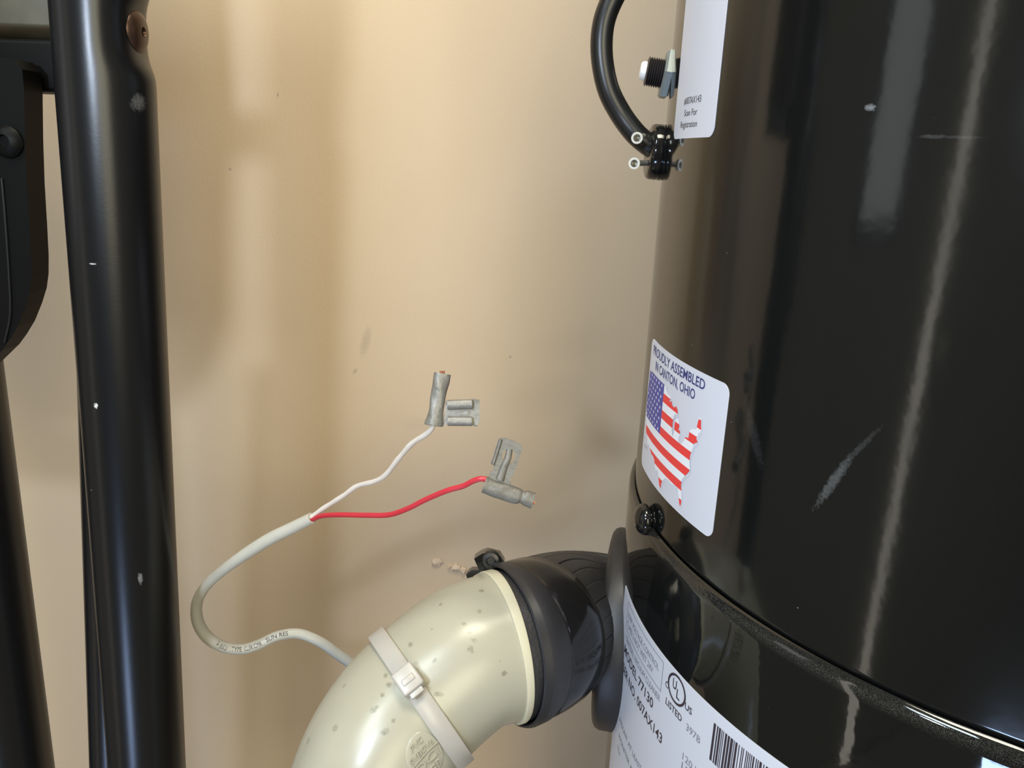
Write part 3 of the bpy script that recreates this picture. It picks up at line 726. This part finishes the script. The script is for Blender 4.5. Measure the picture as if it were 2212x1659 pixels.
build('locking_bump', slab([[PD(*zw(x, y), DTM + .0002) for x, y in ((520, 592), (570, 590), (612, 588), (612, 622), (570, 626), (520, 630))]], CF * .0005), MTIN, ft, smooth=False)
for k in range(5):
    a = PD(*zw(325 + 10 * k, 225), DTM); b = PD(*zw(330 + 8 * k, 190 + 6 * (k % 2)), DTM)
    build('copper_strand', Path([a, a.lerp(b, .5), b], 4).uniform(.00028, 8), MCOP, ft)
# male flag terminal on the red wire
bp2 = Path([PD(*zw(762, 1325), DTM), PD(*zw(850, 1356), DTM), PD(*zw(1000, 1408), DTM), PD(*zw(1120, 1440), DTM), PD(*zw(1155, 1452), DTM), PD(*zw(1190, 1462), DTM), PD(*zw(1255, 1482), DTM)], 70)
def rad2(q):
    t = q / bp2.L
    return .00295 - .00025 * t - .00055 * math.exp(-((t - .77) / .05) ** 2)
mt_ = build('male_terminal', bp2.tube([(0, .0019), (0.0, .0029)] + [(bp2.L * i / 70, rad2(bp2.L * i / 70)) for i in range(1, 71)] + [(bp2.L, .0019), (bp2.L - .0015, .0018)], 36, rmod=lump(9, .06), flat=.7), MTIND, CAB)
mt_['label'] = 'dull grey male tab terminal with a hole'
tbm = [(905, 872), (935, 858), (968, 857), (1050, 885), (1128, 920), (1147, 960), (1105, 1090), (1060, 1230), (1030, 1252), (1025, 1290), (1037, 1340), (800, 1270), (810, 1235), (825, 1195), (848, 1185), (862, 1135), (828, 1118), (865, 990)]
hole = [(1010 + 68 * cos(2 * pi * k / 28), 1042 + 76 * sin(2 * pi * k / 28)) for k in range(28)]
tbo = build('tab_blade', slab([[PD(*zw(x, y), DTM + .0002) for x, y in tbm], [PD(*zw(x, y), DTM + .0002) for x, y in hole]], CF * .0009), MTIND, mt_, smooth=False)
build('raised_rib', Path([PD(*zw(1018, 960), DTM + .0010), PD(*zw(1000, 1060), DTM + .0006), PD(*zw(960, 1150), DTM + .0003), PD(*zw(920, 1275), DTM + .0000)], 24).uniform(lambda q: .0011 + .05 * q * .6, 18, flat=.7), MTIND, mt_)
build('folded_edge', Path([PD(*zw(930, 868), DTM), PD(*zw(895, 990), DTM), PD(*zw(850, 1125), DTM)], 12).uniform(.0006, 12), MTIND, mt_)
for k in range(3):
    a = PD(*zw(1245, 1490 + 8 * k), DTM); b = PD(*zw(1268, 1494 + 8 * k), DTM)
    build('copper_strand', Path([a, a.lerp(b, .5), b], 4).uniform(.0003, 8), MCOP, mt_)

# ================================================================== black tubular rack at the left
RACK = thing('tubular_rack', 'black steel tube rack frame standing in front of the tan wall at far left', 'rack', (-.12, .28, ZF))
zf = lambda a, b: a + (b - a) * ((ZF - a.z) / (b.z - a.z))
yp = .262; rp0 = .01465
A = PY(219, 0, yp); B = PY(319, 1659, yp)
dirp = (B - A).normalized(); foot = zf(A, B); topp = A - dirp * .25
mid = PY(247, 600, yp)
n = 160; pts = [foot + (topp - foot) * (i / n) for i in range(n + 1)]
pp = Path([foot, foot.lerp(topp, .5), topp], 200, dense=60, face=Vector((0, -1, 0)))
dentz = pp.L * (foot - PY(310, 70, yp)).length / (foot - topp).length
def dent(q, ph):
    g = math.exp(-((q - dentz) / .0105) ** 4)
    s = max(0, cos(ph - PHR)) ** 3
    return 1 - .26 * g * s
pb = pp.at(dentz)
PHR = atan2(CR.dot(pb[2]), CR.dot(pb[1]))
qs = [pp.L * i / 60 for i in range(61) if abs(pp.L * i / 60 - dentz) > .05] + [dentz - .05 + .1 * i / 50 for i in range(51)]; qs.sort()
build('post', pp.tube([(q, rp0) for q in qs], 64, rmod=dent), MPOST, RACK)
rx = (pb[1] * cos(PHR) + pb[2] * sin(PHR))
sb = pp.surf(dentz, PHR, rp0 * .74)
build('screw', lathe(sb - rx * .0012, rx, [(.0030, -.002), (.0068, 0), (.0068, .0005), (.0060, .0019), (.0040, .0028), (.0015, .0031), (.0012, .0022), (0, .0022)], 32), MSCREW, RACK)['label'] = 'bronze screw head in the dented post'
# thinner tube right behind the post
A2 = PY(229, 730, .2735); B2 = PY(248, 1659, .2735)
f2 = zf(A2, B2); t2 = A2
p2 = Path([f2, f2.lerp(t2, .5), t2], 40, face=Vector((0, -1, 0)))
build('post', p2.uniform(.0098, 48), MPOST, RACK)
# tube further left
A3 = PY(-103, 760, .275); B3 = PY(28, 1659, .275)
f3 = zf(A3, B3); t3 = A3 - (B3 - A3).normalized() * .30
p3 = Path([f3, f3.lerp(t3, .5), t3], 40, face=Vector((0, -1, 0)))
build('post', p3.uniform(.0155, 48), MPOST, RACK)
# cross bars
ca_, cb_ = PY(-160, 18, .355), PY(200, 28, .355)
exb = (cb_ - ca_).normalized(); upb = Vector((0, 0, 1)); upb = (upb - exb * upb.dot(exb)).normalized(); ctr = (ca_ + cb_) / 2; inb = exb.cross(upb)
if inb.y < 0: inb = -inb
ca2, cb2 = PY(-160, 118, .270), PY(190, 128, .270)
ctr2 = (ca2 + cb2) / 2
build('crossbar', box(ctr2 + inb * .012 + upb * -.0018, (cb2 - ca2).length, .012, .0165, exb, inb, upb, bev=.0015), MBRK, RACK)
# lower crossbar, running out of the frame to the left
ca3, cb3 = PY(-640, 930, .27), PY(-60, 975, .27)
build('crossbar', box((ca3 + cb3) / 2 + inb * .01, (cb3 - ca3).length, .018, .016, (cb3 - ca3).normalized(), inb, inb.cross((cb3 - ca3).normalized()), bev=.0015), MBLK, RACK)
# olive crossbar face; unseen upper part and back flange added to block the lamp
ux = -.1602
gz = PY(60, 57, .291).z
build('olive_shade_plate', join(box((ux - .06, .311, gz + .07), .12, .040, .14, bev=.001), box((ux - .06, .329, gz - .008), .12, .004, .024)), MRACKG, RACK)['label'] = 'dusty olive crossbar plate, extended to shade the wall'
# tapered bracket plate with a bolt
bo = [(-150, 100), (30, 128), (48, 150), (52, 195), (54, 300), (58, 400), (64, 490), (68, 560), (68, 600), (64, 632), (54, 665), (38, 705), (20, 735), (4, 757), (-40, 800), (-200, 850), (-560, 880), (-560, 60), (-300, 60)]
brk = build('bracket_plate', slab([[PY(x, y, .262) for x, y in bo]], (0, .010, 0)), MBRK, RACK, smooth=False)
build('edge_line', Path([PY(4, 385, .2616), PY(12, 480, .2616), PY(20, 600, .2616), PY(22, 680, .2616), PY(10, 740, .2616)], 30).uniform(.0004, 8), MBLK, brk)
build('bolt', lathe(PY(18, 306, .262), (0, -1, 0), [(.0052, -.001), (.0052, .0010), (.0040, .0024), (.0022, .0029), (.0018, .0018), (0, .0018)], 28), MBRK, brk)
specks(MPOST, (0.75, 0.78, 0.82), 190, .013, .6)
def onpost(px, py):
    d = ray(px, py); T = dirp; q = A; dd = d - T * d.dot(T); qq = q - T * q.dot(T)
    a = dd.dot(dd); b = -2 * dd.dot(qq); c = qq.dot(qq) - rp0 ** 2
    return d * ((-b - sqrt(max(0, b * b - 4 * a * c))) / (2 * a))
spots(MPOST, [(tuple(onpost(300, 222) + O), (1, 0, .3), .0045, .0028, .10), (tuple(onpost(303, 1250) + O), (0, 0, 1), .0028, .0009, .20), (tuple(onpost(207, 876) + O), (0, 0, 1), .0011, .0009, .8), (tuple(onpost(200, 570) + O), (1, 0, 0), .0014, .0003, .5)], (0.8, 0.8, 0.8))
